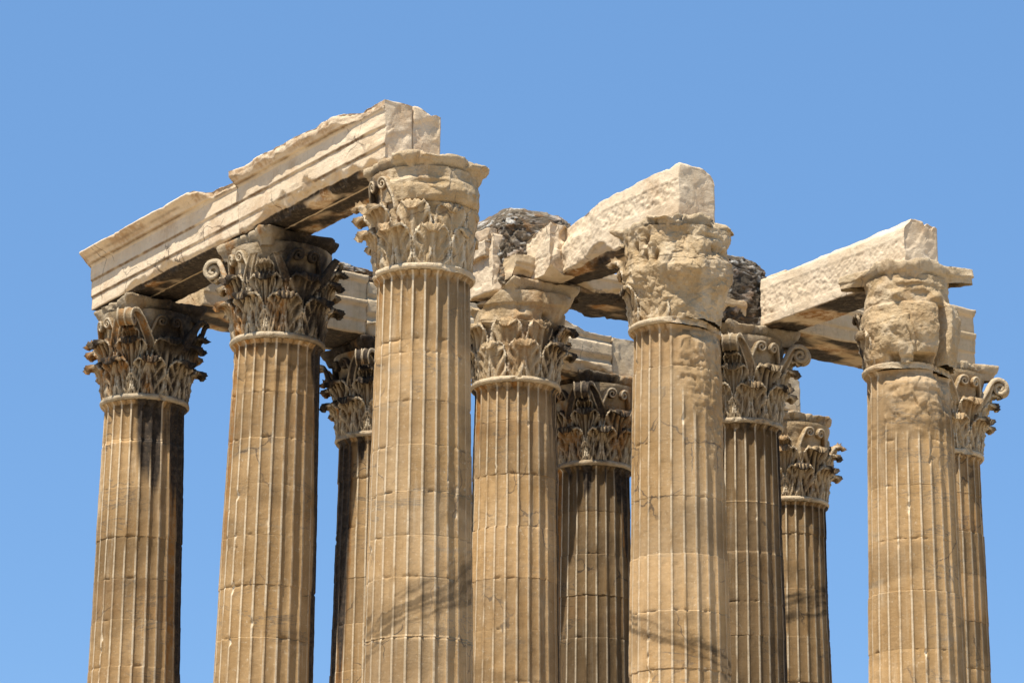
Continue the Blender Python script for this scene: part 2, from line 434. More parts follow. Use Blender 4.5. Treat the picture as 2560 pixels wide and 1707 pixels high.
def leaf_geo(c, th0, h, out, hw, sd, wear=0., relief=1., nu=27, nv=44, base_r=.835, lobes=4, droop=.10):
    rng = random.Random(sd)
    out = out*(1+rng.uniform(-.12, .12)); h = h*(1+rng.uniform(-.03, .03))
    cl = catmull([(base_r, .0), (base_r+.035, h*.3), (base_r+.075, h*.6), (base_r+.075+out*.22, h*.84), (base_r+.075+out*.6, h*.985),
                  (base_r+.075+out*.93, h*.97), (base_r+.075+out*1.02, h*(.97)-droop)], nv)
    tg = np.gradient(cl, axis=0); tg /= np.linalg.norm(tg, axis=1)[:, None]
    nr = np.stack([tg[:, 1], -tg[:, 0]], 1)
    v = np.linspace(0, 1, nv); u = np.linspace(-1, 1, nu)
    U, V = np.meshgrid(u, v, indexing='ij'); aU = np.abs(U)
    W = np.interp(V, [0, .12, .35, .5, .62, .74, .84, .92, 1], [.9, .98, 1.0, .96, .85, .66, .48, .36, .2])*hw
    ph = lobes*(V-.62*aU**.62)
    W = W*(1-.13*(1-np.abs(np.sin(np.pi*(ph+.5)))**.7)*ss(.5, 1, aU)*ss(1.0, .7, V)-.03*np.cos(2*np.pi*ph*4)*ss(.6, 1, aU)*ss(1.02, .8, V))
    rel =   .030*(.7-1.4*np.abs(np.sin(np.pi*ph))**1.6)*ss(.12, .5, aU)+.010*np.cos(2*np.pi*ph*3)*ss(.15, .5, aU)
    rel = rel*(1-.6*ss(.72, .92, V))
    rel = rel+.040*np.exp(-(U/.10)**2)*ss(1.05, .55, V)-.034*np.exp(-((aU-.2)/.085)**2)+.018*np.exp(-((aU-.36)/.06)**2)*ss(.9, .5, V)
    fr = np.abs((ph % 1.0)-.5)
    eye = np.exp(-((aU-.74)/.12)**2-(fr/.16)**2)*ss(.02, .12, V)
    rel = rel-.105*eye
    rel = rel*relief+.05*aU**3*relief*ss(1, .6, V)-.035*aU**2*ss(.75, 1, V)
    seedp = np.stack([U*hw*3, V*h*3, U*0+sd*1.37], -1)
    nz = fbm(seedp, 4, sd)
    rel = rel+.009*nz+wear*.05*np.minimum(0, nz)
    off = np.where(aU > .97, .0, 0)
    RHO = cl[None, :, 0]+nr[None, :, 0]*rel; ZZ = cl[None, :, 1]+nr[None, :, 1]*rel
    tl = U*W/np.maximum(RHO*.35+.60, .5)
    if wear > 0:
        lim = bell_r(ZZ)+.07+(1-wear)*out*1.1+.05*nz
        RHO = np.minimum(RHO, np.maximum(lim, base_r))
    def cart(rho, z): return np.stack([np.cos(th0+tl)*rho, np.sin(th0+tl)*rho, z+ZR], -1)
    F = cart(RHO, ZZ); th_ = .05
    B = cart(RHO-nr[None, :, 0]*th_, ZZ-nr[None, :, 1]*th_)
    rec = np.clip(.5-rel/.05, 0, 1.3)
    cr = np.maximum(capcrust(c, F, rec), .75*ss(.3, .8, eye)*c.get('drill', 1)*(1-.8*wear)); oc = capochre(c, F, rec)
    pale = np.clip(.38*ss(.1, .7, rel/.05)+.35*ss(.6, 1, V)*ss(.5, 1, nz+.6)+.6*ss(.85, 1., aU), 0, 1)*(1-cr)
    n = nu*nv; g = Geo()
    V2 = cclip(c, np.concatenate([F.reshape(-1, 3), B.reshape(-1, 3)]))
    a = attr(n, cr, oc, pale, c.get('captone', 1)); a2 = attr(n, np.maximum(cr, .3*(cr > .1)), oc, pale*.3, c.get('captone', 1))
    f1 = grid_f(nu, nv); f2 = grid_f(nu, nv, off=n)[:, ::-1]
    ed = []
    for k in range(nv-1): ed += [(k, k+1, n+k+1, n+k), ((nu-1)*nv+k, n+(nu-1)*nv+k, n+(nu-1)*nv+k+1, (nu-1)*nv+k+1)]
    for k in range(nu-1): ed += [(k*nv+nv-1, (k+1)*nv+nv-1, n+(k+1)*nv+nv-1, n+k*nv+nv-1)]
    g.add(V2, np.concatenate([f1, f2, np.array(ed)]), np.concatenate([a, a2]))
    return g

def strip_geo(c, path3, lat, hwid, thick, sd, groove=True, taper=(1, 1), rough=.006):
    """banded scroll: path3 (n,3) with per-point lateral direction"""
    n = len(path3); tg = np.gradient(path3, axis=0); tg /= np.linalg.norm(tg, axis=1)[:, None]
    lat = lat/np.linalg.norm(lat, axis=1)[:, None]
    no = np.cross(tg, lat); no /= np.linalg.norm(no, axis=1)[:, None]
    sec = [(-1, -.5), (-1, .5), (-.8, .5), (-.55, .2), (0, .32), (.55, .2), (.8, .5), (1, .5), (1, -.5), (.8, -.5), (.55, -.2), (0, -.32), (-.55, -.2), (-.8, -.5)] if groove else \
          [(math.cos(a), .5*math.sin(a)) for a in np.linspace(0, 2*np.pi, 12, endpoint=False)]
    sec = np.array(sec); tp = np.linspace(taper[0], taper[1], n)[:, None]
    L = (sec[None, :, 0]*hwid*tp)[..., None]*lat[:, None]+(sec[None, :, 1]*thick*tp)[..., None]*no[:, None]
    V = path3[:, None]+L; V = V+rough*vec_noise(V*9, sd)
    V = cclip(c, V); m = len(sec)
    f = grid_f(n, m); w_ = np.array([(k*m+m-1, (k+1)*m+m-1, (k+1)*m, k*m) for k in range(n-1)])
    caps = []
    for b in (0, (n-1)*m):
        caps += [(b+i, b+i+1, b+m-2-i, b+m-1-i) for i in range(m//2-1)]
    rec = np.repeat((np.abs(sec[:, 0]) < .6)[None]*.6+.2, n, 0)
    cr = capcrust(c, V, rec)
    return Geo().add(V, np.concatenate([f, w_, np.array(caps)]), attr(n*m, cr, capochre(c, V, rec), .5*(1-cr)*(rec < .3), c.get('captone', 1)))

def spiral(cx, cz, r0, turns, a0, sgn, n=46, shrink=.82):
    t = np.linspace(0, 1, n); a = a0+sgn*t*turns*2*np.pi; r = r0*(1-shrink*t**.8)
    return np.stack([cx+r*np.cos(a), cz+r*np.sin(a)], 1)

CORN = {'F': (-1, 1), 'R': (-1, -1), 'L': (1, 1), 'B': (1, -1)}
def volute(c, key, sgn, cut=1.0):
    d = np.array(CORN[key])/math.sqrt(2); e = np.array([-d[1], d[0]])
    arm = catmull([(.90, .98), (.97, 1.16), (1.06, 1.34), (1.14, 1.53), (1.21, 1.645)], 16)
    sp = spiral(1.345, 1.50, .20, 1.75, math.pi*.72, -1)
    pts = np.vstack([arm[:-1], sp]); k = max(8, int(len(pts)*cut)); pts = pts[:k]
    t = np.clip(np.linspace(0, len(pts)/24., len(pts)), 0, 1)
    lo = sgn*(.30*(1-ss(0, 1, t))+.075)
    P = d[None]*pts[:, :1]+e[None]*lo[:, None]; P3 = np.column_stack([P, pts[:, 1]+ZR])
    lat = np.column_stack([np.repeat(e[None], len(pts), 0)+d[None]*(-.5*sgn*(1-t))[:, None], np.zeros(len(pts))])
    g = strip_geo(c, P3, lat, .085, .085, c['seed']+hash_i(key)+(sgn > 0), taper=(1.25, .8))
    if cut > .8:                                  # eye of the scroll
        th = np.linspace(0, 2*np.pi, 20, endpoint=False); rr = np.array([0.002, .12, .155, .155, .12, .002]); ll = np.array([-.03, -.03, -.015, .015, .03, .03])
        V = []
        for a in th:
            for q, l in zip(rr, ll):
                xy = d*(1.345+q*math.cos(a))+e*(sgn*.075+l); V.append((xy[0], xy[1], ZR+1.50+q*math.sin(a)))
        V = np.array(V); cr = capcrust(c, V, np.full(len(V), .6))
        g.add(V, grid_f(20, 6, True), attr(len(V), cr, 0, .2*(1-cr), c.get('captone', 1)))
    return g

def hash_i(s): return sum(ord(ch)*7 for ch in s)

def helix(c, nd, sgn):
    nd = np.array(nd, float); e = np.array([-nd[1], nd[0]])
    stem = catmull([(.40, 1.02), (.385, 1.22), (.335, 1.42), (.285, 1.55)], 12)
    sp = spiral(.165, 1.545, .125, 1.7, .12, 1, 40)
    pts = np.vstack([stem[:-1], sp]); x = pts[:, 0]*sgn
    rho = np.interp(pts[:, 1], [1.0, 1.3, 1.6, 1.75], [.905, .945, 1.0, 1.0])
    P = nd[None]*np.sqrt(np.maximum(rho**2-x**2, .1))[:, None]+e[None]*x[:, None]
    P3 = np.column_stack([P, pts[:, 1]+ZR])
    lat = np.column_stack([np.repeat(nd[None], len(pts), 0), np.zeros(len(pts))])
    return strip_geo(c, P3, lat, .07, .065, c['seed']+hash_i(str(nd))+(sgn > 0), groove=False, taper=(1.2, .8))

def cauliculus(c, th0):
    n = 14; z = np.linspace(.55, 1.16, n); rad = np.interp(z, [.55, .95, 1.03, 1.06, 1.16], [.065, .082, .12, .11, .13])
    rho = np.interp(z, [.55, 1.16], [.87, .92]); th = np.linspace(0, 2*np.pi, 24, endpoint=False)
    V = []
    for a in th:
        rr = rad*(1+.14*math.cos(6*a))
        r_ = rho+rr*np.cos(a); t_ = rr*np.sin(a)
        V.append(np.stack([np.cos(th0)*r_-np.sin(th0)*t_, np.sin(th0)*r_+np.cos(th0)*t_, z+ZR], -1))
    V = np.array(V); V = cclip(c, V+.006*vec_noise(V*8, c['seed'])); rec = np.full(V.shape[:2], .4); cr = capcrust(c, V, rec)
    return Geo().add(V, grid_f(24, n, True), attr(24*n, cr, capochre(c, V, rec), .25*(1-cr), c.get('captone', 1)))

def build_abacus(root, c):
    sd = c['seed']; n = 320; th = np.linspace(0, 2*np.pi, n, endpoint=False)
    prof = np.array([(-.19, 1.70), (-.155, 1.76), (-.12, 1.83), (-.10, 1.86), (-.055, 1.885), (-.045, 1.91), (-.02, 1.95), (.0, 2.0), (.0, 2.045), (-.02, 2.055)])
    m = len(prof)
    # concave-sided square with cut corners
    a4 = (th+np.pi/4) % (np.pi/2)-np.pi/4           # angle from the face normal
    c_, mid = 1.0, c.get('abmid', .87)
    rr = np.full(n, 9.)
    ts = np.linspace(-1, 1, 400); al = ts*(c_-.055); ou = mid+(c_-mid)*np.abs(ts)**2.0
    an = np.arctan2(al, ou); rs = np.hypot(al, ou)
    rr = np.interp(a4, an, rs); cd = np.abs(np.abs(a4)-np.pi/4)
    rr = np.minimum(rr, (c_*2-.11)/math.sqrt(2)/np.cos(cd))
    for key, reach in c.get('reach', {}).items():
        d = CORN[key]; t0 = math.atan2(d[1], d[0]); dd = np.abs((th-t0+np.pi) % (2*np.pi)-np.pi)
        q = np.stack([np.cos(th)*2, np.sin(th)*2, th*0+sd], -1)
        lim = reach/np.maximum(np.cos(dd), .3)*(1+.05*fbm(q*2, 3, sd+60))
        rr = np.where(dd < .8, np.minimum(rr, np.maximum(lim, .8)), rr)
    A = np.repeat(th[:, None], m, 1)
    Rr = rr[:, None]+prof[None, :, 0]*(1+.0*A); Z = np.repeat(prof[None, :, 1], n, 0).copy()
    # fleuron lumps at the middle of each face
    fl = np.exp(-(np.repeat(a4[:, None], m, 1)/.11)**4)*c.get('fleuron', .10)
    Rr = Rr+fl*ss(1.70, 1.80, Z)
    nk = 9; cap = np.linspace(1, .0, nk+1)[1:]
    Rt = (rr[:, None]-.02)*cap[None]; Zt = np.full((n, nk), 2.055)
    Rr = np.concatenate([Rr, Rt], 1); Z = np.concatenate([Z, Zt], 1); A = np.repeat(th[:, None], m+nk, 1)
    P = np.stack([np.cos(A)*Rr, np.sin(A)*Rr, Z+ZR], -1)
    nb = .5*fbm(P*2.6+sd*3, 4, sd+2)+.8*planes(P*3+sd*3, sd+2)
    wr = c.get('abwear', .04)
    Rr = Rr-wr*ss(-.1, .7, nb)*1.8*ss(0, .06, rr[:, None]*0+Rr-.5); Z = Z-wr*1.2*ss(.1, .8, fbm(P*1.7, 4, sd+6))*ss(1.9, 2.04, Z)
    g_ = c.get('abfn')
    if g_: Rr, Z = g_(phi_of(c, P), Rr, Z, P)
    P = np.stack([np.cos(A)*Rr, np.sin(A)*Rr, Z+ZR], -1)+c.get('abrough', .010)*vec_noise(P*5, sd, 4)
    V = cclip(c, P); rec = np.full(V.shape[:2], .5); cr = capcrust(c, P, rec)
    Geo().add(V, grid_f(n, m+nk, True), attr(n*(m+nk), cr, capochre(c, P, rec)*.8, .3*(1-cr), c.get('captone', 1))).build('abacus', M_CAP, c['cap'])

def build_capital(root, c):
    cap = c['cap'] = build_bell(root, c)
    build_abacus(root, c)
    sd = c['seed']; k = 0
    for row, (h, out, hw, br) in enumerate(((.70, .23, .365, .835), (1.12, .24, .36, .845))):
        for j in range(8):
            th0 = j*np.pi/4+(np.pi/8 if row == 0 else 0)
            k += 1
            ph = float(phi_of(c, np.array([math.cos(th0), math.sin(th0), 0.])))
            w_, rl = c.get('leaf', lambda r, p: (0., 1.))(row, ph)
            if w_ is None: continue
            leaf_geo(c, th0, h, out, hw, sd*31+k, w_, rl, base_r=br).build('acanthus_leaf', M_CAP, cap)
    for key in 'FRLB':
        vs = c.get('vol', {}).get(key, 0)
        d = CORN[key]; t0 = math.atan2(d[1], d[0])
        if vs > 0:
            for sg in (-1, 1): volute(c, key, sg, vs).build('volute', M_CAP, cap)
        if c.get('calyx', {}).get(key, 1):
            leaf_geo(c, t0, 1.34, .30, .20, sd*31+60+ord(key), .0, .9, 19, 34, base_r=.88, lobes=6, droop=.06).build('calyx_leaf', M_CAP, cap)
    for nd in ((-1, 0), (0, 1), (1, 0), (0, -1)):
        ph = float(phi_of(c, np.array([nd[0], nd[1], 0.])))
        if c.get('helix', lambda p: True)(ph):
            for sg in (-1, 1): helix(c, nd, sg).build('helix', M_CAP, cap)
    for j in range(8):
        th0 = j*np.pi/4+np.pi/8
        ph = float(phi_of(c, np.array([math.cos(th0), math.sin(th0), 0.])))
        if c.get('caul', lambda p: True)(ph):
            cauliculus(c, th0).build('cauliculus', M_CAP, cap)

# ------------------------------------------------------------------ the eleven columns
def gb(phi, z, L):
    o = 0
    for (p, z0, dp, dz, a) in L: o = o+a*np.exp(-((phi-p)/dp)**2-((z-z0)/dz)**2)
    return o

def body_D(phi, z, P, r):
    n = .5*fbm(P*3.5, 4, 5)+.9*planes(P*3.2, 6)
    b = np.where(z > 1.18, np.interp(z, [1.1, 1.25, 1.55, 1.62, 1.8], [.92, .97, 1.0, .96, .97]), r+.03)
    b = b+gb(phi, z, [(.62, 1.36, .34, .16, .10), (-.28, 1.38, .10, .14, .07), (.2, 1.25, .12, .08, .06), (.1, 1.5, .3, .05, -.06), (1.05, 1.3, .25, .2, .05), (.45, 1.12, .6, .05, .04)])
    m = ss(-1.15, -.75, phi)*ss(1.9, 1.5, phi)
    b = b-.03*ss(.012, 0, np.abs(z-1.17-.03*n))
    return r*(1-m)+(b+.02*n)*m
def body_E(phi, z, P, r):
    n = .5*fbm(P*3, 4, 8)+.6*planes(P*4, 9)
    b = np.where(z > 1.08, np.interp(z, [1.08, 1.16, 1.18, 1.50, 1.56, 1.75], [.90, .92, .865, .875, .93, .96]), r+.02)
    b = b+gb(phi, z, [(-.75, 1.22, .14, .10, .16), (.12, 1.27, .16, .10, .10), (.45, 1.55, .12, .2, .08), (.72, 1.12, .12, .12, .12), (.95, 1.5, .22, .3, .16), (1.25, 1.7, .3, .25, .22), (1.2, 1.3, .3, .3, .05)])
    b = b-gb(phi, z, [(.74, 1.30, .07, .09, .25)])
    return b+.012*n
def body_G(phi, z, P, r):
    n = .45*fbm(P*2.6, 5, 12)+.9*planes(P*2.7, 12); n2 = .5*fbm(P*6, 4, 13)+1.2*planes(P*6.5, 14)
    b = np.interp(z, [0, .12, .5, .8, .98, 1.1, 1.25, 1.7, 1.8], [.83, .84, .90, .99, 1.05, 1.02, .97, .98, 1.0])
    b = b+gb(phi, z, [(.15, .93, .30, .16, .09), (.30, .50, .24, .24, -.07), (.85, .6, .35, .3, .07), (1.2, .8, .3, .25, .07), (-.75, .85, .2, .15, .04), (-1.05, .75, .2, .1, .06),
                      (.12, 1.52, .26, .34, -.17), (.5, 1.40, .08, .16, .05), (1.05, 1.5, .3, .14, .05), (1.25, 1.15, .3, .1, .12), (-.55, 1.45, .2, .3, .05), (-.2, 1.2, .1, .08, .08), (1.35, 1.68, .3, .1, .1)])
    b = b-gb(phi, z, [(-.95, 1.45, .07, .1, .22), (-.62, 1.55, .07, .09, .2), (-.66, 1.2, .05, .12, .2), (-.42, 1.2, .05, .12, .2), (.85, 1.4, .08, .06, .1), (1.15, 1.35, .1, .06, .1), (.75, 1.62, .2, .04, .10), (1.2, 1.2, .3, .04, .08)])
    b = b-.02*ss(.014, 0, np.abs(z-1.14-.03*n))
    lf = np.maximum(0, np.cos(P[..., 2]*22+phi*7))*.02*ss(-.3, -.8, phi)*ss(1.0, .9, z)
    return b+.035*n+.014*n2+lf
def body_J(phi, z, P, r):
    n = .4*fbm(P*2.3, 5, 22)+.6*planes(P*1.9, 25); n2 = .4*fbm(P*6, 4, 23)+.45*planes(P*6.5, 24)
    b = np.interp(z, [0, .08, .14, .35, .7, 1.05, 1.2, 1.24, 1.3, 1.5, 1.8], [.80, .80, .86, .92, .965, .95, .91, .86, .86, .82, .84])
    left = ss(.1, -.3, phi)
    b = b+left*gb(phi, z, [(-.30, .75, .20, .16, .09), (-.75, .8, .2, .2, .06), (-.45, .4, .15, .15, .05), (-.1, 1.1, .2, .1, -.05), (-.55, 1.03, .2, .12, -.06)])
    b = b+gb(phi, z, [(-.65, 1.55, .22, .14, .10), (-.22, 1.40, .13, .11, .15), (.35, 1.5, .30, .07, .09), (.72, 1.36, .16, .10, .14), (.2, 1.64, .5, .06, .07), (-.95, 1.3, .15, .12, .05), (.5, 1.0, .2, .3, .02)])
    b = b-.035*ss(.03, 0, np.abs(phi-.03-.16*ss(.9, .4, z)-.05*n))*ss(1.1, .9, z)-.035*ss(.02, 0, np.abs(phi-.16+.35*(z-.2)))*ss(.75, .6, z)
    b = b-.35*ss(.72, .78, phi)*ss(1.02, .95, phi)*ss(1.22, 1.15, z)          # missing right piece
    slab = ss(.95, 1.0, phi)*ss(1.95, 1.8, phi)*ss(1.35, 1.2, z)
    b = b*(1-slab)+slab*(np.interp(z, [0, .4, 1.0, 1.3], [.90, .98, 1.05, 1.0])+.02*np.sin(phi*26))
    gap = ss(.30, .20, np.abs(phi-.40))+.7*ss(.16, .08, np.abs(phi+.34))
    b = b-.34*np.clip(gap, 0, 1)*ss(.20+.02*n, .16, z)
    return b+.030*n*(1-slab)+.012*n2
def ab_J(phi, Rr, Z, P):
    n = fbm(P*1.8, 4, 31)
    hi = np.interp(Z, [1.72, 1.86, 1.95], [1.45, 1.36, 1.10]); core = 1-ss(hi-.38, hi, np.abs(phi))              # between the two thrown-out corners
    lim = .87+.05*n+.03*planes(P*3, 33)+.12*gb(phi, Z, [(.0, 1.97, .4, .12, 1.), (.7, 1.95, .3, .2, .9), (-.8, 1.98, .4, .12, .8)])
    Rr = np.where(core > 0, np.minimum(Rr, Rr*(1-core)+lim*core), Rr)
    wing = 1-core; prof_in = np.interp(Z, [1.70, 1.80, 1.86, 2.0], [.19, .13, .10, 0])
    Rr = Rr+wing*prof_in*.9*(Rr > .9); Z = Z+wing*.07*ss(1.95, 1.7, Z)
    Z = Z+.10*core*ss(1.9, 2.03, Z)*(.6+n)
    return Rr, Z
def ab_D(phi, Rr, Z, P):
    n = fbm(P*2.2, 5, 41)
    m = ss(-.8, -.5, phi)*ss(1.6, 1.3, phi)
    Z = Z-.07*m*ss(.0, .6, n)*ss(1.93, 2.03, Z); Rr = Rr+.06*m*ss(1.72, 1.9, Z)
    return Rr, Z
def ab_G(phi, Rr, Z, P):
    n = fbm(P*2.2, 5, 51)
    cut = np.exp(-((phi-.12)/.26)**4)+.0
    Rr = Rr+.10*ss(1.95, 1.75, Z)*(Rr > .7)-.17*cut*(Rr > .7)-.05*ss(-.2, .6, n)
    Z = Z+.07*np.exp(-((phi-.75)/.35)**2)*ss(1.9, 2.03, Z)-.16*ss(.95, 1.35, phi)*ss(1.85, 2.03, Z)-.05*ss(0, .6, n)
    return Rr, Z
def clip_E(P):
    x = P[..., 0]*E_RV[0]+P[..., 1]*E_RV[1]; lat = P[..., 0]*E_TC[0]+P[..., 1]*E_TC[1]
    n = fbm(P*2.4, 4, 61)
    lim = ZR+np.interp(x, [-1.2, -.95, -.55, -.08, 0., 2], [1.05, 1.32, 1.62, 2.0, 2.2, 2.4])+.05*n+.30*ss(.60, .1, lat)
    Q = P.copy(); lim = np.maximum(lim, ZR+.9); Q[..., 2] = np.minimum(P[..., 2], lim)
    Q[..., :2] = Q[..., :2]*(1-.30*np.clip((P[..., 2]-lim)/.35, 0, 1))[..., None]; return Q
def clip_I(P):
    n = fbm(P*2.2, 4, 71); Q = P.copy()
    d = np.array([1, 1, 0])/math.sqrt(2); s = P@d-1.0-.05*n
    Q = Q-np.clip(s, 0, 9)[..., None]*d; return Q

LF0 = lambda r, p: (0., 1.)
COLS = dict(
 A=dict(ij=(2, 0), dz=-.055, dx=.02, seed=3, joints=[14.04, 13.05, 12.01, 11.14, 10.29, 9.33, 8.3], tone=.92, label='far left column, its capital blackened with soot under the end of the beam',
        crust=[(1.0, 1.1, 1.6, 15, 3.4), (1.42, .36, 1.2, 15, 14), (.95, .16, .9, 15, 6), (.58, .13, 1.0, 15, 5)], ochre=[(.85, .35, 1.0, 15, 12), (.5, .25, .8, 15, 3)], soot_shade=1., wear=.0, chip=[(-1.1, 10.5, .35, 1.6, .35), (-.5, 10.6, .3, .5, .5)],
        capcrust=[(1.2, 1.25, .0, .95, .85), (1.05, .85, .95, 2.1, 1.4), (-.6, .7, .0, 1.2, .62)], capochre=1., vol={'F': 1., 'R': .30, 'B': 1}, captone=.58,
        reach={'L': 1.2}),
 B=dict(ij=(1, 0), dz=0., dx=.11, lean=.014, seed=5, joints=[13.85, 12.93, 12.02, 11.03, 10.07, 9.07, 8.0], label='second column from the left, carved capital with one whole scroll on its left side',
        crust=[(1.5, .32, 1.25, 15, 16), (1.2, .25, .8, 15, 2)], ochre=[(-.8, .5, 1.0, 15, 1.1), (-1.35, .2, .8, 15, 10), (1.25, .2, .9, 15, 14)], soot_shade=1.,
        capcrust=[(1.15, .85, -.1, 2.1, 1.1), (.6, .7, 1.0, 2.1, 1.2), (-.5, .8, .0, 1.2, .55)], capochre=1., vol={'L': 1., 'B': 1, 'F': .2, 'R': .26}, captone=.72, reach={'F': 1.24, 'R': 1.12},
        fleuron=.06, band=[(13.9, 14.5, .0, .45)]),
 C=dict(ij=(2, 1), dz=-.03, dx=-.02, seed=7, joints=[14.0, 12.9, 11.8, 10.8, 9.8], dz_s=.04, label='rusty brown column half hidden behind the left edge of the tall nearest column',
        crust=[(-1.2, .5, 1.1, 15, 14), (-.4, .15, .9, 15, 1.2)], ochre=[(-1.0, .4, 1.1, 15, 14)], soot_shade=1., tone=.88, capcrust=[(-.4, 1.4, .9, 2.1, .9), (-1.2, .8, 0, 1, .7)], capochre=1., vol={'L': .5, 'F': .5}, captone=.62),
 D=dict(ij=(0, 0), tone=1.08, hue=.22, dz=0., dx=.04, seed=11, joints=[13.62, 13.38, 12.5, 11.69, 10.85, 10.07, 9.33, 8.28], label='tall nearest column, its capital patched flat in front, under the highest beam end',
        ochre=[(-1.4, .25, 1., 15, 2.5)], band=[(8.45, 9.30, .45, .62)], soot_shade=.9, capcrust=[(-1.2, .3, 1.2, 1.9, .8)], capochre=.35, body=body_D, brough=.012,
        leaf=lambda r, p: (0., 1.) if p < -.55 or p > 2.2 else ((.80, .85) if p < .3 else (.93, .6)), vol={}, calyx={'F': 0, 'R': 0, 'L': 1}, helix=lambda p: p < -.8, caul=lambda p: p < -.9 or p > 2,
        reach={'F': 1.04, 'R': 1.20, 'L': 1.14}, abfn=ab_D, abwear=.05, abmid=.93, ringcut=[(1.1, .35, .05)], fleuron=.03),
 G=dict(ij=(0, 1), tone=1.10, hue=.22, dz=-.05, dx=0., seed=13, joints=[14.07, 12.63, 11.57, 10.48, 9.41, 8.34], label='centre right column with an eroded lumpy capital and flutes worn off its upper right',
        erode=[(.75, 14.3, .85, .85, 1.15), (1.3, 13.0, .7, 1.0, .9), (.55, 13.6, .30, .5, .9)], band=[(8.6, 9.05, -.35, .7), (14.0, 14.8, .2, .22)], soot_shade=.8, body=body_G, brough=.022, capochre=.30, capcrust=[(-1.25, .3, .2, 1.0, .5)],
        leaf=lambda r, p: (.4, .9) if p < -.95 else ((.95, .55) if p < -.5 and r == 0 else ((.8, .6) if p < -.15 and r == 0 else (None, 0))), calyx={'F': 0, 'R': 0, 'L': 1, 'B': 1}, helix=lambda p: False, caul=lambda p: False,
        reach={'F': 1.08, 'R': 1.08, 'L': 1.26}, abfn=ab_G, abwear=.08, abrough=.03, ringcut=[(.9, .95, .24)], abmid=.86, fleuron=.02),
 E=dict(ij=(1, 1), tone=1.02, hue=.22, dz=-.005, dx=-.035, seed=17, joints=[14.11, 13.0, 11.92, 10.87, 9.83], label='middle column whose capital lost its upper left corner, below the rubble heap',
        crust=[(-1.45, .2, 1.1, 15, 14), (1.3, .35, .8, 15, 4), (1.5, .2, 1., 15, 14)], ochre=[(-.9, .3, .9, 15, .5), (.15, .35, .8, 15, .5), (-1.3, .3, 1., 15, 3)], erode=[(1.05, 13.5, .35, 1.2, .5)], soot_shade=.6,
        capcrust=[(1.25, .62, .0, 1.15, .9), (-1.4, .35, .0, 1.1, .9)], capochre=.45, body=body_E, leaf=lambda r, p: (0., 1.) if p < -.6 or p > .75 else (.75, .75), vol={}, calyx={'F': 0, 'R': 0, 'L': 0},
        helix=lambda p: abs(p) > 1.7, caul=lambda p: abs(p) > 1.5, reach={'L': .96, 'F': 1.15}, clip=clip_E, abwear=.03, fleuron=.05),
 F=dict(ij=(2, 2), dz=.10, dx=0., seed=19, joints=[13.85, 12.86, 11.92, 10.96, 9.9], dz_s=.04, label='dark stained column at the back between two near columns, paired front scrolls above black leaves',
        crust=[(.3, 1.5, .75, 15, 1.6), (1.3, .3, .9, 15, 4)], ochre=[(-1.25, .3, 1.2, 15, 14), (1.1, .3, .9, 15, 4)], soot_shade=1., tone=.50, capcrust=[(.0, 2.4, -.1, 1.15, .62), (-.6, 1.3, 1.0, 2.0, .85)], capochre=.85,
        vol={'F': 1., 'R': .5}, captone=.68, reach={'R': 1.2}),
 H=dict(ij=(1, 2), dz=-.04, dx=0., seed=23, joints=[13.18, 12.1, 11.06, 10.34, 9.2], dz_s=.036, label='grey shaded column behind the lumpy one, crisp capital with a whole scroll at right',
        soot_shade=.9, tone=.46, crust=[(1.4, .2, .9, 15, 14), (.4, .5, .7, 15, .8)], capcrust=[(.9, .6, .0, 1.1, .35), (-.5, .4, 1.0, 1.5, 1.1)], capochre=.15, vol={'F': 1., 'R': 1.}, captone=.62),  # shaft tone: grey grime plus the beam's shade put into the colour
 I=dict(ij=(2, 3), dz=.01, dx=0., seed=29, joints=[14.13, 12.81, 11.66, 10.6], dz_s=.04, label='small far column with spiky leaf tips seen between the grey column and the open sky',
        soot_shade=1., tone=.72, crust=[(1.5, .25, 1., 13, 8)], band=[(12.0, 12.75, .2, .75)], wear=.1, erode=[(1.45, 12.4, .35, 1.4, .5)], capcrust=[(.8, .8, .0, 1.1, .5)], capochre=.5, vol={}, reach={'F': 1.05, 'R': 1.05, 'L': 1.0}, abwear=.08, clip=clip_I),
 J=dict(ij=(0, 2), tone=1.10, hue=.22, dz=-.02, dx=.02, seed=31, joints=[13.42, 12.51, 11.44, 10.4, 9.26, 8.3], label='near right column with a shattered capital, two slab corners jutting from its top',
        erode=[(.15, 14.3, .95, .75, 1.1), (1.2, 14.5, .5, .6, 1.6), (.9, 13.2, .5, .5, .4), (.0, 10.6, .4, 2.0, .0)], wear=.1, chip=[(-.45, 11.6, .55, 1.6, .5)], band=[(13.45, 14.0, .10, .38)], soot_shade=.3, body=body_J, brough=.018, capochre=.2, capcrust=[(-1.45, .25, .1, 1.15, 1.0)],
        leaf=lambda r, p: (.6, .9) if p < -1.1 and p > -2.4 else (None, 0), calyx={'F': 0, 'R': 0, 'L': 0, 'B': 0}, helix=lambda p: False, caul=lambda p: False, abfn=ab_J, abwear=.02, abmid=.86, ringcut=[(.70, 1.15, .26)], fleuron=0, abrough=.022,
        reach={'F': .98}),
 K=dict(ij=(1, 3), dz=.09, dx=-.01, seed=37, joints=[14.02, 13.15, 12.2, 11.14, 10.1], dz_s=.036, label='far right column half hidden by the shattered one, whole scroll against the sky',
        soot_shade=.3, tone=.86, drumtone={2: .72}, capcrust=[(1.3, .4, 0, 1.3, .35)], capochre=.3, vol={'F': 1., 'R': 1.}, captone=.92),
)
